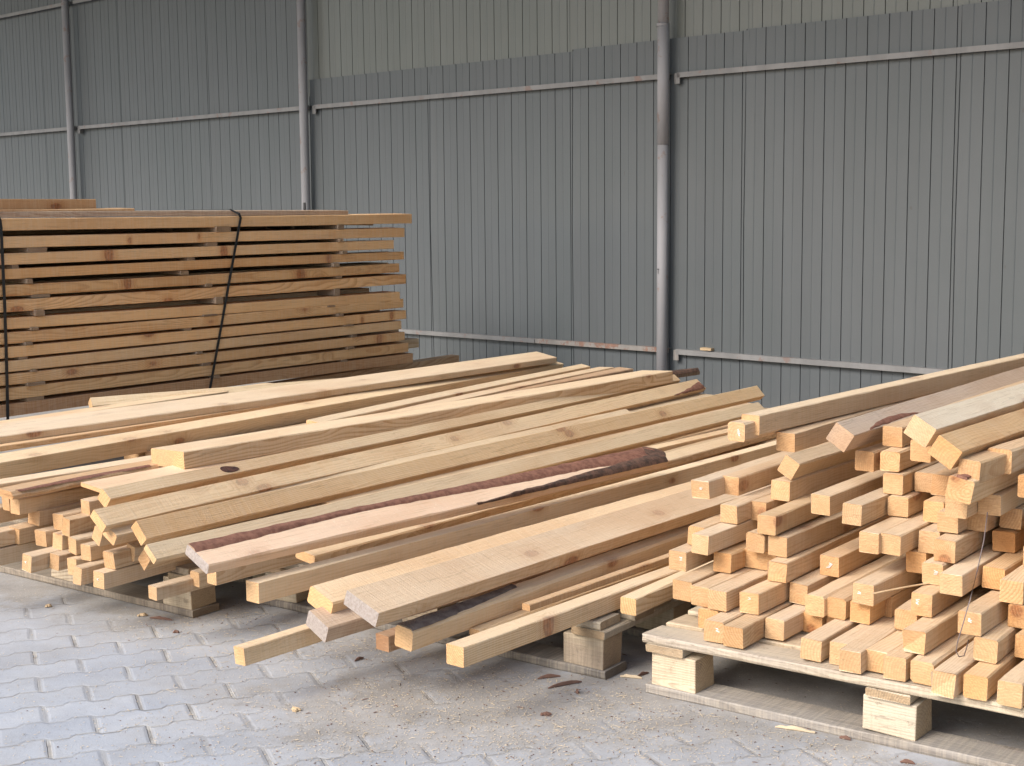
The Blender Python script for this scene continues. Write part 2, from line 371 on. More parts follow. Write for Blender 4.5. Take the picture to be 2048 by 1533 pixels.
# =================================================================== wall
S_SEAM = [wall_pt(a, 500).dot(DW) for a in (868, 1150, 1490, 1913)]
SH = (S_SEAM[0] - S_SEAM[3]) / 3.0
WORG = NW * -WD
def wp(s, off, z): return WORG + DW * s + NW * off + Vector((0, 0, z))
wall = empty('sheet_metal_wall', wp(3, 0, 0))
tag(wall, 'tall grey ribbed sheet metal wall behind the timber stacks', 'wall')
wm = Matrix(((-DW.x, NW.x, 0, 0), (-DW.y, NW.y, 0, 0), (0, 0, 1, 0), (0, 0, 0, 1)))   # local x to the right, y toward camera
PITCHW = SH / 10.2
def rib_sheet(name, s_left, width, z0, z1, off, m, lip=0.0, sag=0.0):
    # profile: crest, slope, valley, slope ; local x runs to the right
    o = empty_mat = None
    prof = []; x = 0.0; i = 0
    dep = .007
    while x < width - 1e-6:
        for dx, y in ((0, 0), (.0012, -dep), (.0032, -dep), (.0062, 0), (.056, .0), (.0585, .0016), (.061, .0)):
            if x + dx <= width: prof.append((x + dx, y))
        x += PITCHW
    prof.append((width, 0))
    zs = [z0, z0 + .25, (z0 + z1) / 2, z1 - .2, z1] if z1 - z0 > 1 else [z0, z1]
    vs = []; fs = []
    for j, z in enumerate(zs):
        for k, (px_, y) in enumerate(prof):
            q = px_ / width
            edge = lip * (math.exp(-q * 18)) * (math.sin(math.pi * (z - z0) / (z1 - z0)))
            vs.append((px_, off + y + edge, z + sag * q))
    npf = len(prof)
    for j in range(len(zs) - 1):
        for k in range(npf - 1):
            a0 = j * npf + k; fs.append((a0, a0 + 1, a0 + 1 + npf, a0 + npf))
    o = mesh_obj(name, vs, fs, m, wall)
    mw = wm.copy(); p = WORG + DW * s_left; mw.translation = (p.x, p.y, 0)
    o.matrix_parent_inverse = wall.matrix_basis.inverted(); o.matrix_basis = mw
    sol = o.modifiers.new('t', 'SOLIDIFY'); sol.thickness = .0008; sol.offset = -1
    return o
S_P = [wall_pt(a, b_, .09).dot(DW) for a, b_ in ((138, 250), (605, 250), (1322, 300))]
ZUP = sum(wall_pt(a, b_).z for a, b_ in ((1310, 84), (1925, 10), (650, 157))) / 3
k = 0
s = S_SEAM[0] + SH * 14
seams = []
while s > -4.0:
    seams.append(s); s -= SH
for i, s in enumerate(seams):
    left_bay = s > S_P[1] + .02
    lip = random.choice((.014, .020, .016))
    if left_bay:
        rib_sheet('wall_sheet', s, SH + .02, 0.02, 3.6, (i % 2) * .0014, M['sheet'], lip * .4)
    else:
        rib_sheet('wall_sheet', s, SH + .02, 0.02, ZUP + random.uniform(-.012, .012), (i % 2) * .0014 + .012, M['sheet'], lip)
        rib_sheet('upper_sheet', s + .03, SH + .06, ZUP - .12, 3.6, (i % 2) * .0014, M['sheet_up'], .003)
def rail(px0, px1, z, h, m='rail', dz=0.0, dep=.04, nm='rail'):
    s0 = wall_pt(*px0, .03).dot(DW) if isinstance(px0, tuple) else px0
    s1 = wall_pt(*px1, .03).dot(DW) if isinstance(px1, tuple) else px1
    mb = MB()
    n = 10
    for i in range(n):   # slightly uneven angle bar: flange and web
        pass
    A = wp(s0, 0, z); B = wp(s1, 0, z + dz); d = (B - A); 
    c = (A + B) / 2
    up = Vector((0, 0, 1))
    mb.box(c + NW * (dep - .003 + .006), d / 2, NW * .003, up * h / 2)                # vertical flange
    mb.box(c + NW * (dep / 2 + .003) + up * (h / 2 - .002), d / 2, NW * (dep / 2 - .003), up * .002)   # top web
    o = mb.build(nm, M[m]); o.parent = wall; o.matrix_parent_inverse = wall.matrix_basis.inverted(); return o
ZR = sum(wall_pt(a, b_, .045).z for a, b_ in ((1500, 137), (2000, 93), (900, 190), (400, 236))) / 4
ZL = sum(wall_pt(a, b_, .045).z for a, b_ in ((1450, 712), (1800, 734), (1000, 680))) / 3
rail(S_P[2] - .07, -3.9, ZR, .027); rail(S_P[1] - .07, S_P[2] - .02, ZR, .027); rail(S_P[0] - .07, S_P[1] - .02, ZR, .027); rail(16.0, S_P[0] - .02, ZR, .027)
zt = wall_pt(100, 14, .045).z
rail(16.0, S_P[0] - .02, zt, .027); rail(S_P[0] - .07, S_P[1] + .1, zt, .027)
rail(S_P[2] - .07, (1905, 741), ZL, .028, dz=-.006)
o = rail(wall_pt(1080, 685).dot(DW), S_P[2] - .02, ZL + .004, .026, 'rail_rust'); o['label'] = 'lower rail with flaking rusty paint beside the post'
rail(8.2, wall_pt(1080, 685).dot(DW) + .004, ZL + .004, .026)
# posts
for i, (s, lab) in enumerate(zip(S_P, ('grey steel post farthest left, rising behind the strapped board stack', 'grey steel post between the two left wall bays, above the strapped stack', 'grey steel post with welded joint and scraped paint behind the centre pile'))):
    p = empty('steel_post', wp(s, .078, 0)); tag(p, lab, 'post', 'steel posts along the wall')
    mb = MB(); r = .030
    if i == 2:
        mb.tube([(0, 0, 0), (.004, 0, 1.5)], r, 20); mb.tube([(.004, 0, 1.498), (.004, 0, 2.14)], r * 1.08, 20); mb.tube([(.004, 0, 2.14), (.003, 0, 3.6)], r * .99, 20)
    else:
        mb.tube([(0, 0, 0), (0, 0, 1.2), (.004, 0, 3.6)], r * (1.02 if i == 1 else 1.0), 20)
    o = mb.build('post_tube', M['post'], p, True)
    mb = MB(); mb.tube([(0, 0, 2.125), (0, 0, 2.14)], r * 1.13, 20) if i == 2 else mb.box(Vector((0, 0, .004)), Vector((.07, 0, 0)), Vector((0, .07, 0)), Vector((0, 0, .004)))
    mb.build('weld_ring' if i == 2 else 'base_plate', M['post'], p)
    for zz in (ZR, ZL):
        mb = MB(); c = NW * -.035 - DW * .075 + Vector((0, 0, zz - .018))
        mb.box(c, DW * .014, NW * .003, Vector((0, 0, .028))); mb.box(c + DW * .0145 - NW * .02, DW * .0025, NW * .025, Vector((0, 0, .028)))
        mb.build('bracket', M['rail_rust' if zz == ZL else 'rail'], p)
    if i == 2:
        mb = MB(); c = NW * -.028; mb.tube([c * 0 + NW * .0305 + DW * .004 + Vector((0, 0, .80)), NW * .0305 + DW * .004 + Vector((0, 0, .83))], .0015, 6)
        mb.box(NW * .0308 + DW * .004 + Vector((0, 0, .825)), DW * .006, NW * .0012, Vector((0, 0, .0015)))
        mb.build('paint_mark', M['bolt'], p)
# roof of the open shed
mb = MB(); 
RZ = 3.62; RO = 3.7
A = wp(17, -.1, RZ); B = wp(-6, -.1, RZ)
cc = (A + B) / 2 + NW * RO / 2 + Vector((0, 0, .18))
mb.box(cc, (B - A) / 2, NW * (RO / 2) + Vector((0, 0, .18)), Vector((0, 0, .02)))
o = mb.build('shed_roof', M['roof']); tag(o, 'shed roof of sheet metal above the wall', 'roof', kind='structure')

# =================================================================== right stack
AZ = R(36.9)
WORDS = ['first', 'second', 'third', 'fourth', 'fifth', 'sixth', 'seventh', 'eighth', 'ninth', 'tenth', 'eleventh', 'twelfth', 'thirteenth', 'fourteenth', 'fifteenth', 'sixteenth']
RS = {  # layer: (T px, T py, description or None, options)
 1: [(1436, 1223, 'orange'), (1447, 1246, 'pale, white-marked'), (1486, 1258, 'pale'), (1569, 1242, 'peaked-grain'), (1644, 1230, 'recessed brown'), (1694, 1238, 'deeply recessed'),
     (1643, 1283, 'clean pale'), (1702, 1290, 'half-hidden'), (1722, 1306, 'protruding pale'), (1776, 1307, 'recessed'), (1812, 1318, 'wide-grained'), (1868, 1328, 'rounded'), (1911, 1349, 'sawn rough-ended'), (1976, 1356, 'smooth orange'), (2046, 1370, 'pale'), (2112, 1385, 'half out of view')],
 2: [(1383, 1165, 'outermost pale'), (1418, 1177, 'smooth'), (1453, 1185, 'fuzzy-ended'), (1517, 1189, 'white-chipped'), (1615, 1172, 'recessed'), (1649, 1195, 'rounded'), (1692, 1200, 'round-cornered'), (1741, 1209, 'orange'), (1784, 1195, 'pale protruding'), (1834, 1224, 'recessed'), (1850, 1266, 'splintered-end'), (1996, 1283, 'red-lined'), (2078, 1276, 'brown')],
 3: [(1373, 1106, 'outermost chalked'), (1463, 1109, 'recessed brown'), (1517, 1101, 'recessed rounded'), (1552, 1106, 'half-hidden'), (1573, 1128, 'rough knobbly'), (1678, 1116, 'white-marked'), (1748, 1172, 'split white-marked'), (1865, 1191, 'ridged white-scratched'), (1963, 1228, 'large chalked'), (2066, 1216, 'striped brown')],
 4: [(1410, 1057, 'split-topped'), (1418, 1073, 'nicked pale'), (1529, 1070, 'short-looking rounded'), (1574, 1076, 'long clean'), (1852, 1107, 'shadowed orange'), (1886, 1130, 'white-scratched'), (1925, 1152, 'smooth pale'), (2010, 1139, 'orange'), (2047, 1166, 'pale wide')],
 5: [(1474, 1013, 'pale blank-ended'), (1532, 1006, 'recessed'), (1552, 1034, 'ridged orange'), (1758, 1068, 'cracked-edge'), (1801, 1072, 'pale long'), (1880, 1066, 'shadowed'), (1911, 1084, 'knotted bright'), (2030, 1066, 'brown shadowed'), (2092, 1098, 'half out of view')],
 6: [(1417, 963, 'splintered white-streaked'), (1478, 956, 'smooth'), (1580, 964, 'red-ringed'), (1660, 993, 'pale clean'), (1724, 1011, 'speckled'), (1817, 996, 'white-dashed'), (1888, 1006, 'recessed brown'), (1916, 1027, 'chevron-grained'), (1976, 1022, 'shadowed'), (2045, 1020, 'dark-grained'), (2100, 1045, 'half out of view')],
 7: [(1807, 950, 'rough grained'), (1869, 948, 'smudged'), (1905, 953, 'shadowed'), (1936, 997, 'pale pin-holed'), (2002, 992, 'notched')],
 8: [(1590, 868, 'shadowed'), (1800, 905, 'bright pale')],
 9: [(1805, 856, 'fine-ringed')],
}
LAYER = {1: 'bottom layer', 2: 'second layer', 3: 'third layer', 4: 'fourth layer', 5: 'fifth layer', 6: 'sixth layer', 7: 'seventh layer', 8: 'eighth layer', 9: 'ninth layer'}
GR = 'square beams in the right stack'
OR = (1.02, .90, .74)
def near_mark(o, w, t, kind):
    mb = MB(); rs = random.Random(kind)
    y0 = w * (.3 + .4 * rs.random()); z0 = -t * (.25 + .2 * rs.random()); sl_ = rs.uniform(-1, 1); nn = rs.choice((2, 3, 4, 6))
    for i in range(nn):
        y = y0 + sl_ * .0022 * i + rs.uniform(-.001, .001); z = z0 - .0032 * i
        mb.box(Vector((-.0006, y, z)), Vector((.0004, 0, 0)), Vector((0, .0022 + .0028 * rs.random(), rs.uniform(-.001, .0015))), Vector((0, -.0002, .0005 + .0004 * rs.random())))
    c = mb.build('chalk_mark', M['chalk'], o); return c
def place_px(px, py, z, az, L, w, t, roll=0.0, **k):
    P0 = atz(px, py, z); P1 = P0 + Vector((math.sin(az), math.cos(az), 0)) * L
    return board(P0, P1, w, t, roll, **k)
for lay, items in RS.items():
    order = sorted(items, key=lambda q: q[0])
    for (px, py, desc) in items:
        z = .146 + .0515 * lay
        rs = random.Random(px * 7 + py)
        hidden = any(w_ in desc for w_ in ('recessed', 'shadowed', 'hidden', 'half out'))
        tint = rtint(.92, 1.04, .02)
        if 'orange' in desc or 'brown' in desc: tint = tuple(a * b_ for a, b_ in zip(tint, OR))
        w = t = .050
        w *= rs.uniform(.96, 1.04); t *= rs.uniform(.95, 1.01)
        o = place_px(px, py, z, AZ + R(rs.uniform(-1.0, 1.0)), 3.0 + rs.uniform(-.1, .1), w, t, R(rs.uniform(-1.5, 1.5)), tint=tint, skew=rs.uniform(-.06, .06), slant=rs.uniform(-.08, .08),
                     bow=.011, rough_end=.006 if 'splinter' in desc or 'rough' in desc else .0014, ch=.005 if 'round' in desc else None)
        rank = order.index((px, py, desc))
        place = 'leftmost' if rank == 0 else ('rightmost' if rank == len(order) - 1 else WORDS[rank] + ' from left')
        tag(o, f'{desc} square beam, {place} in the {LAYER[lay]} of the right stack' if len(items) > 1 else f'{desc} square beam under the tilted beams atop the right stack', 'beam', GR)
        if lay == 8: o['label'] = ('shadowed square beam under the long top-left beam of the right stack' if px < 1700 else 'bright pale square beam directly below the fine-ringed one, right stack')
        if 'white' in desc or 'chalk' in desc: near_mark(o, w, t, px)
# top beams, traced edge by edge
def tb(T0, T1, z0, z1, w, t, roll, label, tint=(1, 1, 1), **k):
    P0 = atz(*T0, z0); P1 = atz(*T1, z1); d = P1 - P0
    L = k.pop('L', d.length); P1 = P0 + d.normalized() * L
    o = board(P0, P1, w, t, R(roll), tint=tint, **k); tag(o, label, 'beam', GR); return o
o = tb((1490, 847), (2048, 722), .600, .600, .052, .050, 0, 'short-looking chalked beam end left of the long top beam, right stack', L=2.9, ch=.005); near_mark(o, .05, .05, 3)
o = tb((1519, 832), (2048, 716), .615, .615, .054, .052, 0, 'long straight wavy-grained beam on the top left of the right stack', (1.05, .97, .86), L=3.0, material='pine_fuzzy')
tb((1600, 930), (2000, 800), .500, .50, .046, .05, 30, 'pale beam tipped on edge below the dark-streaked beam, right stack', L=2.9)
bk = tb((1709, 872), (2100, 745), .60, .60, .056, .052, 32, 'tilted beam with reddish bark streak on top of the right stack', (1.0, .97, .95), L=2.9, material='pine_grey', bow=0.0, twist=1e-6)
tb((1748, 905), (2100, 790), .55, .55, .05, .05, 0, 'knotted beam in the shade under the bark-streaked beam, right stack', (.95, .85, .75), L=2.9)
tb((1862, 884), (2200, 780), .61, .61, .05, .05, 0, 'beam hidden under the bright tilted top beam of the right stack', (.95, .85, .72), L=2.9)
tb((1873, 860), (2048, 804), .66, .66, .060, .050, 30, 'bright sawn beam tilted on edge, highest on the right stack', (1.04, 1.05, 1.04), L=2.9, bow=.002, material='pine_fuzzy')
tb((1925, 905), (2048, 861), .62, .62, .062, .05, 32, 'orange fibrous beam tipped on edge at upper right of the stack', (1.05, .90, .70), L=2.9, bow=.002)
o = tb((2024, 901), (2200, 840), .61, .61, .056, .055, 0, 'wide beam end with white streak, topmost at the right edge', L=2.9, ch=.004); near_mark(o, .05, .05, 9)
pn = tb((1950, 965), (2150, 880), .56, .56, .058, .052, 10, 'beam with dark triangular bark notch in its top edge, right stack', (1.0, .95, .85), L=2.9, bow=0.0, twist=1e-6)
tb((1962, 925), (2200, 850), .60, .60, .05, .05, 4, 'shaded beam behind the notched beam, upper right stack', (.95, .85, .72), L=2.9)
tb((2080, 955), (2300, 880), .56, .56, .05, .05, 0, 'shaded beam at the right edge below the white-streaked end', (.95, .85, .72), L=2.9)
# bark streak and notch as parts
def knots(o, a, b_=None):
    for nm_, q in (('knot_a', a), ('knot_b', b_)):
        if q: o[nm_] = [float(q[0]), float(q[1]), float(q[2])]; o[nm_ + '_size'] = float(q[3])
def scratches(parent, xr, yr, n, m, name, seed=1):
    rs = random.Random(seed); mb = MB()
    for i in range(n):
        x = rs.gauss((xr[0] + xr[1]) / 2, (xr[1] - xr[0]) / 4); y = rs.gauss((yr[0] + yr[1]) / 2, (yr[1] - yr[0]) / 4); y = min(max(y, yr[0]), yr[1])
        a = rs.uniform(-.5, .9); L = rs.uniform(.004, .016); ww = rs.uniform(.0005, .0016)
        d = Vector((math.cos(a), math.sin(a), 0)) * L; s_ = Vector((-math.sin(a), math.cos(a), 0)) * ww; c = Vector((x, y, .0012))
        mb.add([c - d, c - s_, c + d, c + s_, c + Vector((0, 0, .0008)), c - Vector((0, 0, .003))], [(0, 1, 4), (1, 2, 4), (2, 3, 4), (3, 0, 4), (1, 0, 5), (2, 1, 5), (3, 2, 5), (0, 3, 5)])
    return mb.build(name, M[m], parent)
def patch(parent, pts, m, name='bark', z=.0015, th=.004, rough=.002, side=False):
    """irregular raised patch drawn on the top face; pts = outline in local (x, y)"""
    vs = []; n = len(pts)
    cx = sum(p[0] for p in pts) / n; cy = sum(p[1] for p in pts) / n
    def lv(x, y, h): return (x, y, h) if not side else (x, -h, y)
    for sc, h in ((1.0, -.001), (.985, z + th * .6), (.8, z + th), (.45, z + th * .9)):
        for i, (x, y) in enumerate(pts):
            j = rough * mn.noise(Vector((x * 60, y * 60, h * 300)))
            vs.append(lv(cx + (x - cx) * sc, cy + (y - cy) * sc, h + j))
    vs.append(lv(cx, cy, z + th)); fs = []
    for k_ in range(3):
        for i in range(n):
            a0 = k_ * n + i; a1 = k_ * n + (i + 1) % n; fs.append((a0, a1, a1 + n, a0 + n))
    for i in range(n): fs.append((3 * n + i, 3 * n + (i + 1) % n, 4 * n))
    o = mesh_obj(name, vs, fs, M[m], parent); return o
def blob(x0, x1, f0, f1, n=14, seed=1, j=.003):
    rs = random.Random(seed); a = []; b_ = []
    for i in range(n + 1):
        q = i / n; x = x0 + (x1 - x0) * q
        a.append((x, f0(q) + rs.uniform(-j, j))); b_.append((x, f1(q) + rs.uniform(-j, j)))
    return a + b_[::-1]
def strip(parent, x0, x1, f0, f1, m, name='bark', h=.005, n=60, seed=3, j=.002, w_wrap=0.0):
    """rough ribbon lying on the top face between the curves y=f0 and y=f1"""
    vs = []; fs = []; kx = 5
    for i in range(n + 1):
        q = i / n; x = x0 + (x1 - x0) * q
        a = f0(q) + j * mn.noise(Vector((x * 25, seed, 0))) * 2; b_ = f1(q) + j * mn.noise(Vector((x * 25, seed, 9))) * 2
        if b_ < a + .0008: b_ = a + .0008
        for k_ in range(kx + 1):
            r_ = k_ / kx; y = a + (b_ - a) * r_
            hh = h * min(1, 4 * r_ * (1 - r_) + .25) * min(1, (b_ - a) / .012) * (1 + .5 * mn.noise(Vector((x * 9, y * 70, seed)))) if 0 < k_ < kx else -.001
            vs.append((x, y, hh))
    for i in range(n):
        for k_ in range(kx):
            a0 = i * (kx + 1) + k_; fs.append((a0, a0 + kx + 1, a0 + kx + 2, a0 + 1))
    return mesh_obj(name, vs, fs, M[m], parent, True)
strip(bk, .10, .46, lambda q: .002 + .004 * q, lambda q: .004 + .022 * math.sin(math.pi * min(1, q * 1.05)) ** .7, 'bark', n=30, h=.002)
patch(pn, [(-.001, .018), (.0, .042), (.030, .036), (.045, .028), (.028, .020)], 'bark')

# =================================================================== centre pile
GC = 'boards and beams in the centre pile'
def cb(T0, T1, z0, z1, tw, ts, roll, label, tint=None, dims=None, **k):
    P0 = atz(*T0, z0); P1 = atz(*T1, z1); r = R(roll)
    if dims: w, t = dims
    else:
        w = solve_face(P0, P1, r, tw, False); t = solve_face(P0, P1, r, ts, True)
    P1 = P1 + (P1 - P0).normalized() * k.pop('ext', 0.0)
    if 'material' not in k: k['material'] = 'pine_fuzzy'
    nm = k.pop('name', 'timber_board' if w > .062 else 'timber_beam')
    tint = tint or rtint(.95, 1.05)
    o = board(P0, P1, w, t, r, tint=tuple(a * b_ for a, b_ in zip(tint, (1.07, 1.04, 1.02))), name=nm, **k)
    tag(o, label, 'board' if w > .062 else 'beam', GC)
    CB.append((label[:34], round(w, 3), round(t, 3), round((P1 - P0).length, 2), [round(c, 2) for c in P0], round(math.degrees(math.atan2(P1.x - P0.x, P1.y - P0.y)), 1)))
    return o, w, t, (P1 - P0).length
CB = []
Y_ = (1.04, 1.0, .90)
cb((185, 813), (700, 771), .36, .36, 18, 8, 50, 'pale square beam tipped on edge at the back of the centre pile', (1.0, 1.0, .92), dims=(.045, .045))
cb((440, 785), (917, 711), .30, .30, 4, 15, 0, 'brownish board running along the foot of the strapped stack', (.88, .74, .62))
ck_, wk_, _, _ = cb((-250, 908.5), (1113, 715), .40, .40, 23, 13, 3, 'wide bright plank with brown knots along the back of the centre pile', (1.03, 1.02, 1.0), skew1=.5, bow=.004, material='pine_fuzzy')
knots(ck_, (1.42, .02, -.01, .016), (1.95, .015, -.01, .018))
cb((-220, 884), (560, 768), .375, .375, 8, 10, 0, 'thin bright plank peeping out behind the wide knotted plank', (1.05, 1.02, .95))
cb((-200, 923), (1100, 723), .375, .372, 6, 9, 0, 'thin orange board squeezed under the wide bright knotted plank', (1.0, .86, .70))
cb((-150, 953), (1128, 728), .352, .352, 15, 26, 12, 'long yellow beam in front of the wide bright knotted plank', Y_)
cb((-80, 981), (780, 838), .345, .345, 9, 6, 4, 'thin bright slat below the long yellow back beam', (1.06, 1.02, .95))
cb((-60, 991), (740, 852), .325, .325, 6, 8, 0, 'second thin bright slat below the long yellow back beam', (1.04, .98, .88))
cb((640, 846), (1180, 733), .38, .38, 10, 8, 6, 'flat pale board whose far end stops just before the brown-ended boards', (1.0, .95, .85), skew1=.4)
cb((760, 836), (1228, 735), .37, .37, 8, 8, 0, 'narrow pale board with far end leaning toward the wall', (.98, .90, .80), skew1=-.3)
cb((840, 825), (1266, 738), .36, .36, 12, 9, 5, 'greyish narrow board beside the long bowed beam at the far end', (.9, .82, .74), material='pine_grey')
tbm, w_, t_, L_ = cb((367, 904), (1345, 742), .42, .42, 15, 29, -2, 'long bowed beam with bright white top lying highest on the centre pile', (1.08, 1.05, .98), bow=.007, material='pine_fuzzy')
cb((203, 979), (1300, 764), .362, .36, 17, 4, 6, 'pinkish fuzzy plank just below the long bowed beam', (1.05, .98, .92), material='pine_fuzzy')
c4, w_, t_, L_ = cb((221, 999), (1361, 761), .362, .362, 19, 13, 38, 'tipped yellow board with a dark hollow knot near its end', (1.03, .97, .84), bow=0.0, twist=1e-6)
patch(c4, [(.452 + .034 * math.cos(a) * (1 + .25 * math.cos(a)) , w_ * .46 + .30 * w_ * math.sin(a) - .12 * w_ * math.cos(a)) for a in [i * math.pi / 9 for i in range(18)]], 'knot', 'knot', .0012, .0008, .0008)
c5, w5, t5, L5 = cb((212, 1053), (1412, 777), .322, .325, 29, 9, 40, 'broad yellow board with cracked knot, dark bark on its far tip', Y_, bow=0.0, twist=1e-6)
knots(c5, (.53, .72 * w5, 0, .016), (1.55, .5 * w5, 0, .014))
strip(c5, L5 - .30, L5 - .01, lambda q: -.001, lambda q: .003 + .045 * q ** 1.4, 'bark', n=20, h=.004)
cb((234, 1073), (1270, 831), .292, .30, 22, 12, 30, 'plain yellow beam with square end on the left front of the pile', Y_, dims=(.055, .034))
ck_, wk_, _, _ = cb((293, 1079), (1529, 791), .30, .305, 31, 8, 48, 'broad yellow board with pink knots reaching farthest right in the pile', (1.03, .96, .82))
knots(ck_, (1.95, .5 * wk_, 0, .018), (2.6, .4 * wk_, 0, .016))
cb((313, 1120), (1533, 822), .262, .27, 27, 6, 42, 'squared board with cracked end left of the bark-edged slab', (1.0, .96, .84))
cb((900, 994), (1535, 846), .245, .245, 9, 9, 5, 'thin slat emerging beyond the bark-edged slab tip', (1.0, .95, .85))
cb((850, 1020), (1535, 868), .235, .235, 8, 8, 0, 'second thin slat emerging beyond the bark-edged slab tip', (1.0, .88, .72))
cb((630, 1113), (1575, 858), .262, .262, 20, 14, 8, 'grey-topped board running under the bark-edged slab', (.98, .95, .88))
cb((517, 1167), (1590, 879), .262, .262, 10, 32, 0, 'straight square beam with bright white top edge and chalky end', (1.08, 1.04, .94), bow=.003, material='pine_fuzzy')
c13, _, _, _ = cb((667, 1207), (1420, 990), .235, .245, 42, 26, 20, 'tilted plank with reddish heart end behind the widest plank', (1.0, .93, .82), ext=.7)
cb((657, 1257), (1400, 1045), .190, .21, 42, 24, 22, 'grey-ended plank lowest of the three tilted planks', (.95, .88, .80), material='pine_grey', endmat='grey_end')
c14, w14, t14, L14 = cb((758, 1227), (1442, 1008), .262, .262, 58, 22, 20, 'widest plank with grey sawn end and dark knots in front', (1.0, .94, .88), ch=.001, ext=.7, endmat='grey_end')
knots(c14, (.60, .40 * w14, 0, .017), (1.20, .45 * w14, 0, .016))
cb((487, 1297), (1010, 1122), .150, .19, 12, 34, -4, 'low beam with reddish side sticking out farthest to the lower left', (1.02, .95, .82), dims=(.040, .043))
c16, w16, t16, L16 = cb((826, 1262), (1460, 1037), .196, .205, 22, 36, 6, 'round-edged yellow beam with dark bark wane along its top', (1.04, .98, .86), ch=.006, bow=0.0, twist=1e-6)
strip(c16, .0, .42, lambda q: .001 + .030 * q ** 2, lambda q: w16 - .001, 'grey_bark', n=60, h=.004)
cb((777, 1274), (1350, 1085), .160, .175, 14, 28, 0, 'dark stained beam end between the widest plank and the round-edged beam', (.70, .60, .52), material='pine_grey')
cb((960, 1262), (1500, 1068), .150, .175, 12, 14, 0, 'thin board in the shade behind the square front beam', (.98, .90, .75))
ck_, wk_, _, _ = cb((927, 1296), (1590, 1058), .196, .196, 20, 34, 0, 'thick square beam with ringed end, nearest of the centre pile', (1.06, 1.0, .88), dims=(.052, .046), bow=.003)
knots(ck_, (.30, 0, -.015, .014))
cb((1060, 1210), (1560, 1036), .190, .195, 8, 12, 0, 'narrow board behind the nearest square beam of the centre pile', (.9, .82, .72))
cb((1272, 1199), (1580, 1066), .196, .2, 16, 28, 0, 'cracked-ended square beam on the corner of the centre pallet', (1.05, .99, .85), dims=(.046, .043))
# boards buried in the pile, glimpsed through the gaps
FRv = Vector((.806, -.592, 0)); BK = Vector((.592, .806, 0)); O_ = Vector((.18, 3.62, 0))
def fill(q, z, s0, L):
    P = O_ - FRv * q + BK * s0; P.z = z
    P1 = P + Vector((math.sin(R(37.5)), math.cos(R(37.5)), 0)) * L
    o = board(P, P1, .088, .046, 0, tint=rtint(.85, 1.0), name='timber_board'); tag(o, 'plain board buried inside the centre pile, glimpsed through the gaps', 'board', 'boards buried in the centre pile')
for i in range(9): fill(.05 + i * .125, .165 if i < 4 else .185, .12 + (.1 if i > 3 else 0), 2.7)
for i in range(11): fill(.62 + i * .125, .235 if i < 3 else .25, .12, 2.75)
for i in range(9): fill(1.10 + i * .125, .30, .25, 2.45)
# bark edged slab
bb, wb, tb_, Lb = cb((419, 1131), (1338, 921), .325, .33, 44, 15, 22, 'slab with reddish bark along one edge and dark bark tip', (1.02, .90, .84), material='pine_fuzzy', name='bark_slab', bow=0.0, twist=1e-6, skew=.0, endmat='grey_end', rough_end=.002)
def fa(q): return wb * (-.06 + .66 + .20 * math.sin(math.pi * min(1, q / .55)) ** 2 - .03 * math.sin(q * 9)) if q < .55 else wb * (.60 + .0 * q) - wb * .62 * max(0, (q - .80) / .2) ** 1.2 - wb * .12 * math.sin(math.pi * (q - .55) / .45)
strip(bb, .0, Lb * .995, fa, lambda q: wb + .003, 'bark', n=150, h=.006, seed=4)
def fb(q): return wb * (.02 + .60 * q ** 1.5)
strip(bb, Lb * .50, Lb * .995, lambda q: -.004, fb, 'dark_bark', n=80, h=.010, seed=8)
mbk = MB()
for i in range(9):
    q = i / 8
    mbk.v += [Vector((Lb * .985 + .055 * math.sin(math.pi * q) + .004 * mn.noise(Vector((i, 3, 3))), wb * q, .004)), Vector((Lb * .985 + .045 * math.sin(math.pi * q), wb * q, -tb_))]
for i in range(8): mbk.f.append((2 * i, 2 * i + 1, 2 * i + 3, 2 * i + 2))
k0 = len(mbk.v); mbk.v += [Vector((Lb * .96, wb * .5, .010)), Vector((Lb * .96, wb * .5, -tb_))]
for i in range(8): mbk.f += [(k0, 2 * i, 2 * i + 2), (k0 + 1, 2 * i + 3, 2 * i + 1)]
mbk.build('bark_tip', M['dark_bark'], bb)
# dark slab tip pointing at the post, at the far end
o, w_, t_, L_ = cb((1180, 775), (1400, 742), .375, .375, 8, 8, 5, 'dark bark-covered slab tip pointing right behind the long bowed beam', (.45, .38, .32), material='pine_grey', bow=0.0, twist=1e-6, name='bark_slab')
strip(o, L_ * .55, L_ * .99, lambda q: -.002, lambda q: w_ * (1 - .6 * q), 'dark_bark', n=24, h=.012)
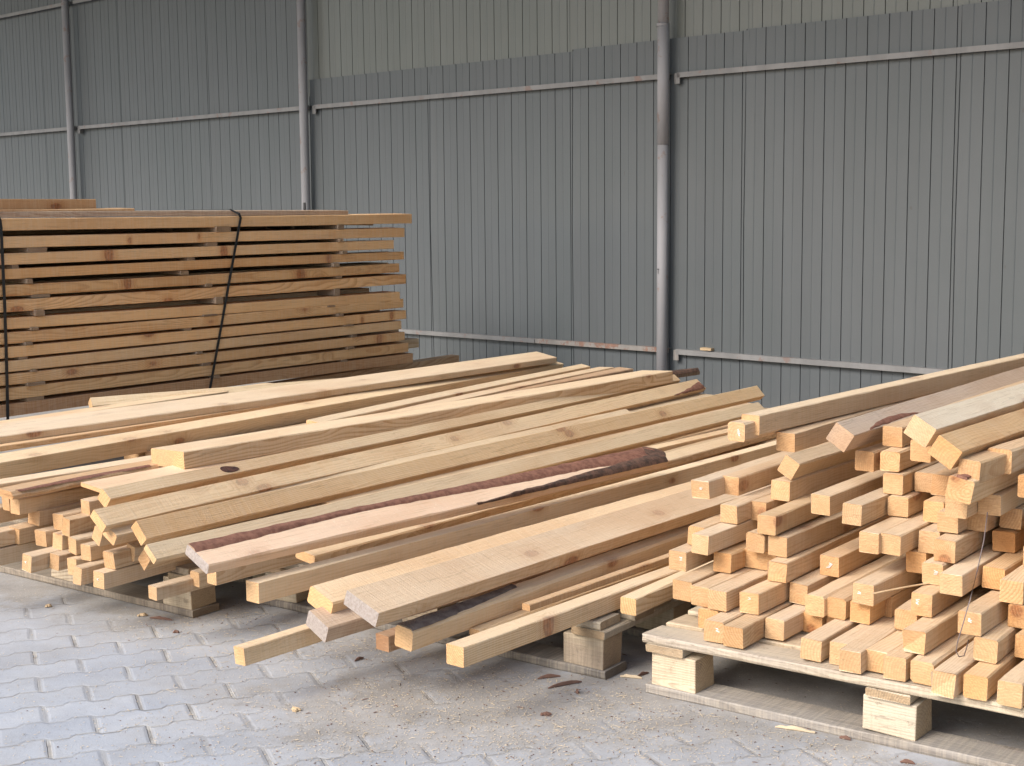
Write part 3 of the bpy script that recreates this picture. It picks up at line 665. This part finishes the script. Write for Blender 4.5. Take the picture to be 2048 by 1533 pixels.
# rows of ends on the left
LR = [
 (-60, 1112, .190, 'big-knotted bottom beam cut off by the left edge of the photo'), (63, 1114, .192, 'grey-ended beam in the bottom row, leftmost whole end'), (118, 1112, .190, 'round-cornered beam second in the bottom row'), (152, 1119, .188, 'recessed beam third in the bottom row of the left ends'),
 (163, 1137, .188, 'pinkish beam fourth in the bottom row of the left ends'), (208, 1147, .180, 'long white-ended beam jutting lowest under the left ends'),
 (-30, 1072, .238, 'beam cut off by the left edge, second row of ends'), (38, 1059, .240, 'pale end second row, first whole one from the left'), (91, 1064, .238, 'pale small end in the second row above the round-cornered one'), (125, 1071, .236, 'cracked narrow end in the second row of the left ends'),
 (152, 1080, .236, 'smooth end in the second row above the pinkish beam'), (181, 1092, .234, 'end with a round dark knot on its side, second row'), (226, 1106, .230, 'shadowed block-like end right of the dark knotted side'), (-50, 1025, .286, 'beam cut off by the left edge, third row of ends'),
 (80, 1023, .286, 'shaded end in the third row, under the leaning beam'), (126, 1031, .284, 'end with curved rings in the third row of the left ends'), (140, 1041, .284, 'reddish-sided beam in the third row of the left ends'), (178, 1004, .325, 'shaded end tucked under the pinkish fuzzy plank'),
 (16, 991, .335, 'small pale end near the left edge below the white half-round slab'), (39, 1000, .330, 'narrow pale end beside the thick square one, left edge'), (98, 975, .345, 'thick square end with bright edge in the upper row, left'), (158, 951, .352, 'slim upright end in the upper row, left of the fuzzy plank')]
for (px, py, z, lab) in LR:
    rs = random.Random(px * 3 + py)
    o = place_px(px, py, z, R(36 + rs.uniform(-2, 2)), 2.7, .048 * rs.uniform(.85, 1.05), .048 * rs.uniform(.92, 1.04), R(rs.uniform(-3, 5)), tint=rtint(.88, 1.03, .02), skew=rs.uniform(-.15, .15), slant=rs.uniform(-.1, .1), rough_end=.001)
    tag(o, lab, 'beam', 'beam ends on the left of the centre pile')
    if 'white-ended' in lab or 'grey-ended' in lab: near_mark(o, .048, .048, 5)
for (px, py, z, roll, lab) in [(270, 1096, .235, 10, 'grey chipped small end under the plain yellow beam'), (313, 1176, .170, 0, 'slim yellow beam crossing above the pallet block on the left'), (300, 1122, .215, 40, 'small end tipped on its corner below the cracked-ended board'), (432, 1141, .225, 0, 'short pinkish end under the bark-edged slab'), (398, 1146, .190, 0, 'shaded little end beside the pinkish one under the slab'), (205, 1068, .29, 25, 'rough end under the broad yellow board, left of the plain beam')]:
    d = (.04, .036) if py == 1176 else (.042, .042)
    o = place_px(px, py, z, R(38), 2.2 if py != 1176 else 1.6, d[0], d[1], R(roll), tint=rtint(.9, 1.0), skew=.1)
    tag(o, lab, 'beam', GC)
o = place_px(27, 986, .365, R(36), 1.6, .085, .022, R(4), tint=(1.0, .9, .8), ch=.009, bow=0.0, twist=1e-6, name='half_round_slab'); tag(o, 'half-round slab with white end at the left edge of the pile', 'slab')
strip(o, .02, .5, lambda q: .004, lambda q: .02 + .015 * math.sin(q * 3), 'bark', n=30, h=.002)

# =================================================================== left strapped stack
P_L = Vector((-2.13, 5.86, 0)); AL = R(40.5); DL = Vector((math.sin(AL), math.cos(AL), 0)); NL = Vector((DL.y, -DL.x, 0)); UL = -NL
def lp(px, py): return on_plane(px, py, P_L, NL)
LB = [  # y top/bottom at x=0, end x, y top/bottom at the end
 (437, 463, 822.6, 428.5, 444.6, 'top front board of the strapped stack, sticking out farthest right'), (474, 497.5, 808.5, 456.5, 473, ''), (508, 532, 787, 480.6, 496, ''), (540, 563, 807.7, 503.6, 516.5, ''),
 (571, 595.5, 798, 527, 542.5, ''), (601, 627.5, 811.5, 549, 565, ''), (637, 662, 799.5, 584, 598, ''), (666.6, 690, 807, 598, 614, ''), (696, 720, 812, 621, 635.5, ''), (724.6, 746.5, 802.8, 641.7, 658, ''),
 (750.6, 773, 809, 664, 679.6, ''), (779, 803, 816.4, 686, 703, ''), (812, 836, 826, 707, 725, '')]
LOOK = ['', 'tiny dark knots', 'pinkish knot in the middle', 'long dark resin streak at right', 'large pale knots, orange tone', 'fine grain lines at left', 'pale even face', 'slanted right end', 'small knots near its right end', 'thin reddish streak', 'round knot near its right end', 'plain pale face', 'dark reddish face']
GL = 'boards in the strapped stack'
LZ = []
for i, (y0, y1, xe, ye0, ye1, lab) in enumerate(LB):
    A = lp(0, y0); B = lp(xe, ye0); A2 = lp(0, y1); B2 = lp(xe, ye1)
    t = ((A.z - A2.z) + (B.z - B2.z)) / 2 * 1.03
    A_ = A - (B - A).normalized() * .35
    tint = tuple(a * b_ for a, b_ in zip(rtint(1.0, 1.14, .03), (1.14, .96, .76)))
    if i == 12: tint = (.80, .60, .46)
    if i == 4: tint = (1.06, .84, .60)
    o = board(A_, B, .125, t, 0, tint=tint, bow=.006, wane=.010 if i in (4, 7) else .004, skew1=(-.25 if i == 7 else random.uniform(-.06, .06)), name='timber_board')
    tag(o, lab or f'front board with {LOOK[i]}, {WORDS[i]} down the strapped stack', 'board', GL)
    LL = (B - A_).length
    kk = {1: ((LL * .5, .0, -.02, .006), (LL * .36, 0, -.03, .007)), 2: ((LL * .57, 0, -.025, .014), (LL * .33, 0, -.02, .016)), 4: ((LL * .74, 0, -.025, .018), (LL * .36, 0, -.02, .014)), 8: ((LL * .96, 0, -.02, .009), (LL * .88, 0, -.03, .007)), 10: ((LL * .93, 0, -.025, .014), None), 3: ((LL * .80, 0, -.012, .012), None)}.get(i)
    if kk: knots(o, *kk)
    LZ.append((A_, B, t))
    # boards behind in the same layer
    for r_ in (1, 2, 3):
        off = {4: .05, 10: .09, 11: .22, 6: -.10}.get(i, random.uniform(-.12, .02)) if r_ == 1 else random.uniform(-.25, .05)
        if i == 0 and r_ == 1: off = -.30
        wr = .133 if r_ == 1 else .133 + .215 * (r_ - 1)
        A3 = A_ + UL * wr; B3 = B + UL * wr + DL * off
        if i == 6 and r_ == 1: B3.z += .022; A3.z += .004
        o = board(A3, B3, .21, t * (1.55 if r_ == 3 and i < 3 else .98), 0, tint=rtint(.85, .98), bow=.003, name='timber_board')
        tag(o, f'board {("one row", "two rows", "three rows")[r_ - 1]} behind the front, {WORDS[i]} layer of strapped stack', 'board', GL)
# boards lying on top
A = lp(0, 419); B = lp(705, 421)
P0 = A - DL * .35 + UL * .03; P1 = B + UL * .03; P0.z = LZ[0][0].z + .026; P1.z = LZ[0][1].z + .022
o = board(P0, P1, .16, .024, 0, tint=(.98, .95, .92), name='timber_board', material='pine_grey'); tag(o, 'flat greyish board lying under the black strap on the stack top', 'board', GL)
P0 = lp(0, 398) - DL * .35 + UL * .20; P1 = lp(243, 401) + UL * .2; P0.z = LZ[0][0].z + .085; P1.z = P0.z - .004
o = board(P0, P1, .12, .045, 0, tint=(.80, .68, .58), name='timber_board'); tag(o, 'brownish board highest on the stack at the upper left', 'board', GL)
P0 = lp(0, 410) - DL * .35 + UL * .12; P1 = lp(300, 412) + UL * .12; P0.z = LZ[0][0].z + .04; P1.z = P0.z - .002
o = board(P0, P1, .13, .016, 0, tint=(.85, .72, .6), name='timber_board'); tag(o, 'thin board just under the highest brownish board on the stack', 'board', GL)
P0 = lp(640, 447) + UL * .06; P1 = lp(762, 447) + UL * .06
o = board(P0, P1, .05, .012, 0, tint=(.8, .68, .56), name='lath'); tag(o, 'thin lath poking out below the top board at the right', 'lath')
mb = MB(); p = lp(656, 421) + UL * .18; p.z = LZ[0][1].z + .02; mb.tube([p, p + Vector((0, 0, .012)), p + Vector((0, 0, .045))], [.006, .0075, .007], 10)
o = mb.build('bolt', M['bolt']); tag(o, 'small dark bolt standing on top of the strapped stack', 'bolt')
# stickers between the layers
STK = []
for (x, y, ww) in [(76, 502, 40), (32, 533.5, 12), (57, 565, 12), (83, 593, 38), (76, 629, 17), (67, 660, 15), (55, 692, 15), (47, 724, 18), (65, 743, 11), (71, 780, 36), (73, 803, 36)]:
    STK.append((x, y, ww, 'left'))
for (a, b_, c, d) in [(655, 775, 190, 210), (600, 690, 290, 315), (470, 530, 405, 430), (415, 485, 505, 530), (585, 640, 590, 615), (650, 710, 682, 705), (560, 680, 780, 805), (440, 500, 885, 910), (520, 575, 1062, 1087), (570, 640, 1150, 1180), (640, 690, 1218, 1240)]:
    STK.append((240 + (a + b_) / 2 / 3.484, 400 + (c + d) / 2 / 3.484, (b_ - a) / 3.484, 'middle'))
for (a, b_, c, d) in [(535, 600, 200, 220), (540, 575, 310, 335), (555, 610, 412, 435), (490, 550, 518, 540), (530, 585, 615, 640), (515, 570, 715, 740), (450, 530, 820, 850), (530, 580, 915, 940), (580, 675, 1010, 1035), (650, 700, 1090, 1108), (610, 680, 1190, 1210), (570, 635, 1285, 1305)]:
    STK.append((540 + (a + b_) / 2 / 4.034, 400 + (c + d) / 2 / 4.034, (b_ - a) / 4.034, 'right'))
cnt = {'left': 0, 'middle': 0, 'right': 0}
for (x, y, ww, c_) in STK:
    i = cnt[c_]; cnt[c_] += 1
    p = lp(x, y); wm_ = max(.02, ww * (p - CAM).length / F / .8 * .8)
    # gap this sticker sits in
    best = None
    for j in range(len(LZ) - 1):
        A_, B_, t = LZ[j]; q = (p - A_).dot(DL) / (B_ - A_).dot(DL); zb = A_.z + (B_.z - A_.z) * q - t
        A2, B2, t2 = LZ[j + 1]; q2 = (p - A2).dot(DL) / (B2 - A2).dot(DL); zt_ = A2.z + (B2.z - A2.z) * q2
        mid = (zb + zt_) / 2
        if best is None or abs(mid - p.z) < best[0]: best = (abs(mid - p.z), zb, zt_, j)
    zb, zt_, j = best[1], best[2], best[3]
    ou = random.uniform(-.006, .022)
    P0 = Vector((p.x, p.y, zb - .0005)) + NL * ou - DL * wm_ / 2; P1 = P0 + UL * (.76 + ou)
    th = max(.008, zb - zt_ - .001)
    a_ = (P1 - P0).normalized()
    # board() puts the width to the left of its axis; start at the right hand edge
    P0 = P0 + DL * wm_; P1 = P1 + DL * wm_
    o = board(P0, P1, wm_, th, 0, tint=rtint(.50, .68), material='pine_grey', bow=.001, rough_end=.003, name='spacer_stick', ch=.002)
    tag(o, f'spacer stick end in the {c_} column of the strapped stack, {WORDS[j]} gap down', 'spacer', 'spacer sticks between the stacked boards')
# straps
def strap(pts3, name, label):
    mb = MB(); hw = .0068
    vs = []; fs = []
    for i, p in enumerate(pts3):
        d = (pts3[min(i + 1, len(pts3) - 1)] - pts3[max(i - 1, 0)]).normalized()
        s_ = d.cross(NL if abs(d.dot(NL)) < .8 else Vector((0, 0, 1))).normalized() * hw
        nn = d.cross(s_).normalized() * .0008
        vs += [p - s_ - nn, p + s_ - nn, p + s_ + nn, p - s_ + nn]
    for i in range(len(pts3) - 1):
        for k_ in range(4):
            a0 = 4 * i + k_; a1 = 4 * i + (k_ + 1) % 4; fs.append((a0, a1, a1 + 4, a0 + 4))
    fs += [(0, 1, 2, 3), tuple(range(len(vs) - 4, len(vs)))[::-1]]
    o = mesh_obj(name, vs, fs, M['strap']); tag(o, label, 'strap', 'black straps round the board stack'); return o
def lpo(px, py, off=.010): return on_plane(px, py, P_L + NL * off, NL)
pts = [lpo(477, 427) + UL * .32 + DL * -.05, lpo(474, 424.5) + UL * .18, lpo(475, 424) + UL * .06, lpo(478, 428), lpo(481.5, 436)] 
pts[0].z = pts[1].z = pts[2].z = LZ[0][0].z * .35 + LZ[0][1].z * .65 + .032
strap(pts + [lpo(481.5 + (417 - 481.5) * q, 436 + (795 - 436) * q + 0, .010 + .004 * math.sin(q * 9)) for q in (.08, .2, .35, .5, .65, .8, 1.0)] , 'strap', 'black strap slanting down the middle of the board stack')
pts = [lpo(-14, 424) + UL * .2, lpo(-6, 428), lpo(0, 441)]
strap(pts + [lpo(2 + 14 * q + 2 * math.sin(math.pi * q), 455 + 400 * q) for q in (0, .2, .4, .6, .8, 1.0)], 'strap', 'black strap at the left edge of the board stack')

# =================================================================== pallets
def pallet(corner, az_front, flen, depth, label, dirt=1.0, side='left', boards=7, front_over=0.0, nb=3, runner=.10, stagger=True, zoff=0):
    """corner: front end nearest the camera side given; front runs along f, depth along b"""
    f = Vector((math.sin(az_front), math.cos(az_front), 0)); b_ = Vector((-f.y, f.x, 0))
    if b_.y < 0: b_ = -b_
    root = empty('pallet', corner); tag(root, label, 'pallet', 'wooden pallets under the timber')
    inv = Matrix.Translation(-Vector(corner))
    up = Vector((0, 0, 1)); c0 = Vector((corner[0], corner[1], 0))
    def slab(P0, d, L, width, t, name, tint, **k):
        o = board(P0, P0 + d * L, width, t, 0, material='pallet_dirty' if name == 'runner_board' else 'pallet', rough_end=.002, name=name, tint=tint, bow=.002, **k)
        mw = o.matrix_world.copy(); o.parent = root; o.matrix_parent_inverse = inv; o.matrix_basis = mw
        return o
    # runners on the ground, blocks, cross boards, deck
    rsd = random.Random(label)
    dl_ = f if Vector((0, 0, 1)).cross(f).dot(b_) > 0 else -f
    base = c0 if dl_ == f else c0 + f * flen
    for j, dd in enumerate((0, depth / 2 - .05, depth - .10)):
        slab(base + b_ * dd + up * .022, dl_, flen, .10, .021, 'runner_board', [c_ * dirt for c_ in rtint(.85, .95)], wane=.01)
        for i in range(nb):
            xx = [.0, flen / 2 - .07, flen - .14][i] if nb == 3 else 0
            wx = .14 if i != 1 else .14
            cc_ = c0 + f * (xx + wx / 2) + b_ * (dd + .052) + up * (.022 + .040)
            mb = MB(); mb.box(Vector((0, 0, 0)), Vector((wx / 2 - .008, 0, 0)), Vector((0, .044, 0)), Vector((0, 0, .0395)), .004)
            o = mb.build('block', M['pallet'], root); o.color = (*[c_ * dirt for c_ in rtint(.9, 1.0)], 1)
            bv = o.modifiers.new('b', 'BEVEL'); bv.width = .003; bv.segments = 2
            o.matrix_parent_inverse = inv
            o.matrix_basis = Matrix(((f.x, b_.x, 0, cc_.x), (f.y, b_.y, 0, cc_.y), (0, 0, 1, cc_.z), (0, 0, 0, 1)))
    for i in range(nb):
        xx = [.0, flen / 2 - .05, flen - .10][i]
        P = c0 + f * (xx + (0 if Vector((0, 0, 1)).cross(b_).dot(f) > 0 else .10)) + up * (.102 + .0205)
        slab(P, b_, depth, .10, .020, 'cross_board', [c_ * dirt for c_ in rtint(.85, .98)])
    g_ = (depth - .10) / (boards - 1)
    for j in range(boards):
        st = rsd.uniform(-.02, .02) if stagger else 0
        slab(base + b_ * (g_ * j + .0) + dl_ * st + up * .144, dl_, flen, .092, .0205, 'deck_board', [c_ * dirt for c_ in rtint(.92, 1.08)], skew=rsd.uniform(-.1, .1), wane=.004)
    return root
FR = Vector((.806, -.592, 0))
AZF = math.atan2(.806, -.592)
pc = atz(1291, 1386, 0)
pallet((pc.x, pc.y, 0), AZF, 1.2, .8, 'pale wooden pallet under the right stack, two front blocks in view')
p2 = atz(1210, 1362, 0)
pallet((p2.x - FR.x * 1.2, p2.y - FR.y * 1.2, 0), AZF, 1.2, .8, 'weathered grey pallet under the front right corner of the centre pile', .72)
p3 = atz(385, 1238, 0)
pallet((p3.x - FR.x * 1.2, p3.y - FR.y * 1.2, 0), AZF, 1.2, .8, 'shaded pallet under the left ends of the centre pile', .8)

# =================================================================== loose bits
# hanging wire on the right stack
def zr(px, py, depth): v = ray(px, py); return CAM + v * (depth / v.dot(CF))
pts = [zr(1975, 1025, 3.02), zr(1968, 1080, 2.98), zr(1955, 1140, 2.96), zr(1940, 1200, 2.95), zr(1927, 1245, 2.94), zr(1915, 1285, 2.95), zr(1912, 1303, 2.95), zr(1918, 1314, 2.95), zr(1928, 1312, 2.96), zr(1933, 1297, 2.97), zr(1937, 1280, 3.0)]
mb = MB(); mb.tube(pts, .0012, 6); o = mb.build('wire', M['wire'], None, True); tag(o, 'thin brown wire hanging in a loop over the right stack ends', 'wire')
# splinter over the right stack
P = atz(1745, 1188, .30); o = board(P, atz(1862, 1166, .305), .006, .002, 0, tint=(1.1, 1.1, 1.0), name='splinter', bow=.004, ch=.0004); tag(o, 'long pale splinter lying across beam ends in the right stack', 'splinter')
# small block on the lower rail
P = wall_pt(1414, 697, .03); mb = MB(); mb.box(Vector((P.x, P.y, ZL + .018 + .007)), DW * .035, NW * .015, Vector((0, 0, .007)), .001)
o = mb.build('wood_offcut', M['chip']); tag(o, 'small wood offcut resting on the lower wall rail', 'offcut')
# chips and bark pieces on the ground
def scrap(px, py, L, wd, ang, m, label, cat='bark chip', name='bark_chip', arch=.004):
    P = atz(px, py, .0); rs = random.Random(px * 13 + py); vs = []; fs = []; n = 7
    d = Vector((math.cos(ang), math.sin(ang), 0)); s_ = Vector((-d.y, d.x, 0))
    for i in range(n + 1):
        q = i / n; ww = wd * rs.uniform(.45, 1.0) * (.5 if i in (0, n) else 1)
        c = P + d * (q - .5) * L + s_ * rs.uniform(-.1, .1) * wd; hz = .002 + arch * math.sin(math.pi * q) + rs.uniform(0, .002)
        for k_, (y, z) in enumerate(((-.5, 0), (-.3, 1), (.3, 1.1), (.5, 0))):
            vs.append(c + s_ * ww * y + Vector((0, 0, .0006 + hz * (.35 + z * .9))))
        vs.append(c + Vector((0, 0, .0006)))
    for i in range(n):
        for k_ in range(5):
            a0 = i * 5 + k_; a1 = i * 5 + (k_ + 1) % 5; fs.append((a0, a0 + 5, a1 + 5, a1))
    fs += [(0, 1, 2, 3, 4), tuple(n * 5 + k_ for k_ in (4, 3, 2, 1, 0))]
    o = mesh_obj(name, [v - P for v in vs], fs, M[m]); o.location = P; tag(o, label, cat); return o
scrap(718, 1321, .032, .008, .9, 'chip_dark', 'dark bark chip below the nearest projecting plank ends')
scrap(1098, 1357, .060, .005, .3, 'chip_dark', 'thin bark sliver left of the weathered pallet corner block')
scrap(1130, 1372, .095, .006, .5, 'chip_dark', 'long curled strip of bark near the weathered corner block')
scrap(1155, 1387, .016, .009, 1.5, 'chip_dark', 'small reddish bark crumb right of the curled bark strip')
scrap(1092, 1432, .026, .007, .1, 'chip_dark', 'flat reddish chip lying alone on the open paving')
scrap(593, 1423, .016, .026, 1.2, 'chip', 'oval tan wood chip on the paving at lower centre', 'wood chip', 'wood_chip')
scrap(285, 1233, .030, .014, .2, 'chip', 'knotty twig bit in front of the left pallet block', 'twig', 'twig')
scrap(322, 1240, .075, .003, -.35, 'chip_dark', 'thin curved twig beside the left pallet block', 'twig', 'twig')
scrap(97, 1215, .020, .014, .4, 'chip', 'reddish wood crumb on the sand at far left', 'wood chip', 'wood_chip')
scrap(352, 1267, .018, .008, 0, 'chip_dark', 'small black crumb on the paving below the left pallet', 'bark chip')
scrap(1262, 1357, .055, .004, -.3, 'sawdust', 'pale thin shaving between the two pallets', 'shaving', 'shaving')
scrap(1285, 1352, .050, .004, .8, 'chip_dark', 'dark sliver leaning by the right pallet corner', 'splinter', 'splinter')
scrap(1590, 1462, .09, .006, -.45, 'sawdust', 'whitish torn strip of peel along the right pallet runner', 'peel strip', 'peel_strip', .004)
scrap(1815, 1528, .030, .004, -.4, 'chip_dark', 'reddish sliver at the bottom right edge of the photo', 'splinter', 'splinter')
scrap(1690, 1480, .026, .003, -.6, 'chip_dark', 'brown splinter against the right pallet runner', 'splinter', 'splinter')
# strewn sawdust and shavings: one uncountable mass
mb = MB(); rs = random.Random(11)
for i in range(14000):
    a = rs.random()
    if a < .45:   q = rs.uniform(-1.5, 1.6); p = Vector((.30, 3.22, 0)) + FR * q + Vector((-.592, -.806, 0)) * abs(rs.gauss(.05, .28))
    elif a < .7: p = Vector((-.2, 2.95, 0)) + Vector((rs.gauss(0, .42), rs.gauss(0, .22), 0))
    else: p = Vector((rs.uniform(-1.8, 1.4), rs.uniform(2.4, 4.6), 0))
    L = rs.uniform(.0008, .0032) * (rs.uniform(2, 4.5) if rs.random() < .06 else 1); w = rs.uniform(.0004, .0011); an = rs.uniform(0, 6.3)
    d = Vector((math.cos(an), math.sin(an), rs.uniform(-.15, .15))) * L; s_ = Vector((-math.sin(an), math.cos(an), 0)) * w
    c = p + Vector((0, 0, .0016 + abs(d.z)))
    up = Vector((0, 0, .0007))
    mb.add([c - d - s_, c + d - s_ * .6, c + d * .9 + s_, c - d * .9 + s_ * .8, c + up], [(0, 1, 4), (1, 2, 4), (2, 3, 4), (3, 0, 4)])
o = mb.build('sawdust', M['sawdust']); tag(o, 'pale sawdust and shavings strewn over the paving', 'sawdust', kind='stuff')

mb = MB(); rs = random.Random(23)
for i in range(900):
    q = rs.uniform(-1.6, 1.6); p = Vector((.30, 3.22, 0)) + FR * q + Vector((-.592, -.806, 0)) * rs.gauss(.02, .22)
    if rs.random() < .3: p = Vector((-.15, 3.0, 0)) + Vector((rs.gauss(0, .4), rs.gauss(0, .2), 0))
    L = rs.uniform(.001, .004) * (rs.uniform(1.5, 3.5) if rs.random() < .1 else 1); w = rs.uniform(.0006, .0018); an = rs.uniform(0, 6.3)
    d = Vector((math.cos(an), math.sin(an), 0)) * L; s_ = Vector((-math.sin(an), math.cos(an), 0)) * w; c = p + Vector((0, 0, .0012)); up = Vector((0, 0, .0016))
    mb.add([c - d - s_ * .3, c + d * rs.uniform(.6, 1) - s_, c + d * .9 + s_, c - d * .7 + s_ * rs.uniform(.3, 1), c + up], [(0, 1, 4), (1, 2, 4), (2, 3, 4), (3, 0, 4)])
o = mb.build('bark_crumbs', M['chip_dark']); tag(o, 'dark bark crumbs scattered under the timber stacks', 'bark crumbs', kind='stuff')

# =================================================================== light, world, camera
w = bpy.data.worlds.new('World'); scene.world = w; w.use_nodes = True
nt = w.node_tree; bg = nt.nodes['Background']; sky = nt.nodes.new('ShaderNodeTexSky'); sky.sky_type = 'NISHITA'; sky.sun_disc = False
SUN_TO = Vector((.80, .60, 0)).normalized(); EL = R(38)
sdir = Vector((SUN_TO.x * math.cos(EL), SUN_TO.y * math.cos(EL), -math.sin(EL)))
sky.sun_elevation = EL
# sun position azimuth measured for the sky: direction TO the sun
to_sun = -sdir
sky.sun_rotation = math.atan2(to_sun.x, to_sun.y)
sky.air_density = 1.0; sky.dust_density = 2.2; sky.ozone_density = 1.0
nt.links.new(sky.outputs[0], bg.inputs[0]); bg.inputs[1].default_value = .13
sl = bpy.data.lights.new('sun', 'SUN'); sl.energy = 1.9; sl.angle = R(26); sl.color = (1.0, .965, .925)
so = link(bpy.data.objects.new('sun', sl)); so.rotation_euler = sdir.to_track_quat('-Z', 'Y').to_euler(); so.location = (-4, -3, 6)

cd = bpy.data.cameras.new('camera'); cam = link(bpy.data.objects.new('camera', cd))
cd.sensor_width = 36; cd.sensor_fit = 'HORIZONTAL'; cd.lens = 36 * F / 2048; cd.clip_end = 300; cd.clip_start = .05
up = -CD; bz = -CF
cam.matrix_world = Matrix(((CX.x, up.x, bz.x, CAM.x), (CX.y, up.y, bz.y, CAM.y), (CX.z, up.z, bz.z, CAM.z), (0, 0, 0, 1)))
scene.camera = cam
vs_ = scene.view_settings; vs_.view_transform = 'Standard'; vs_.look = 'None'; vs_.gamma = 1; vs_.exposure = 1.08; vs_.use_curve_mapping = False
scene.render.resolution_x = 1024; scene.render.resolution_y = 766
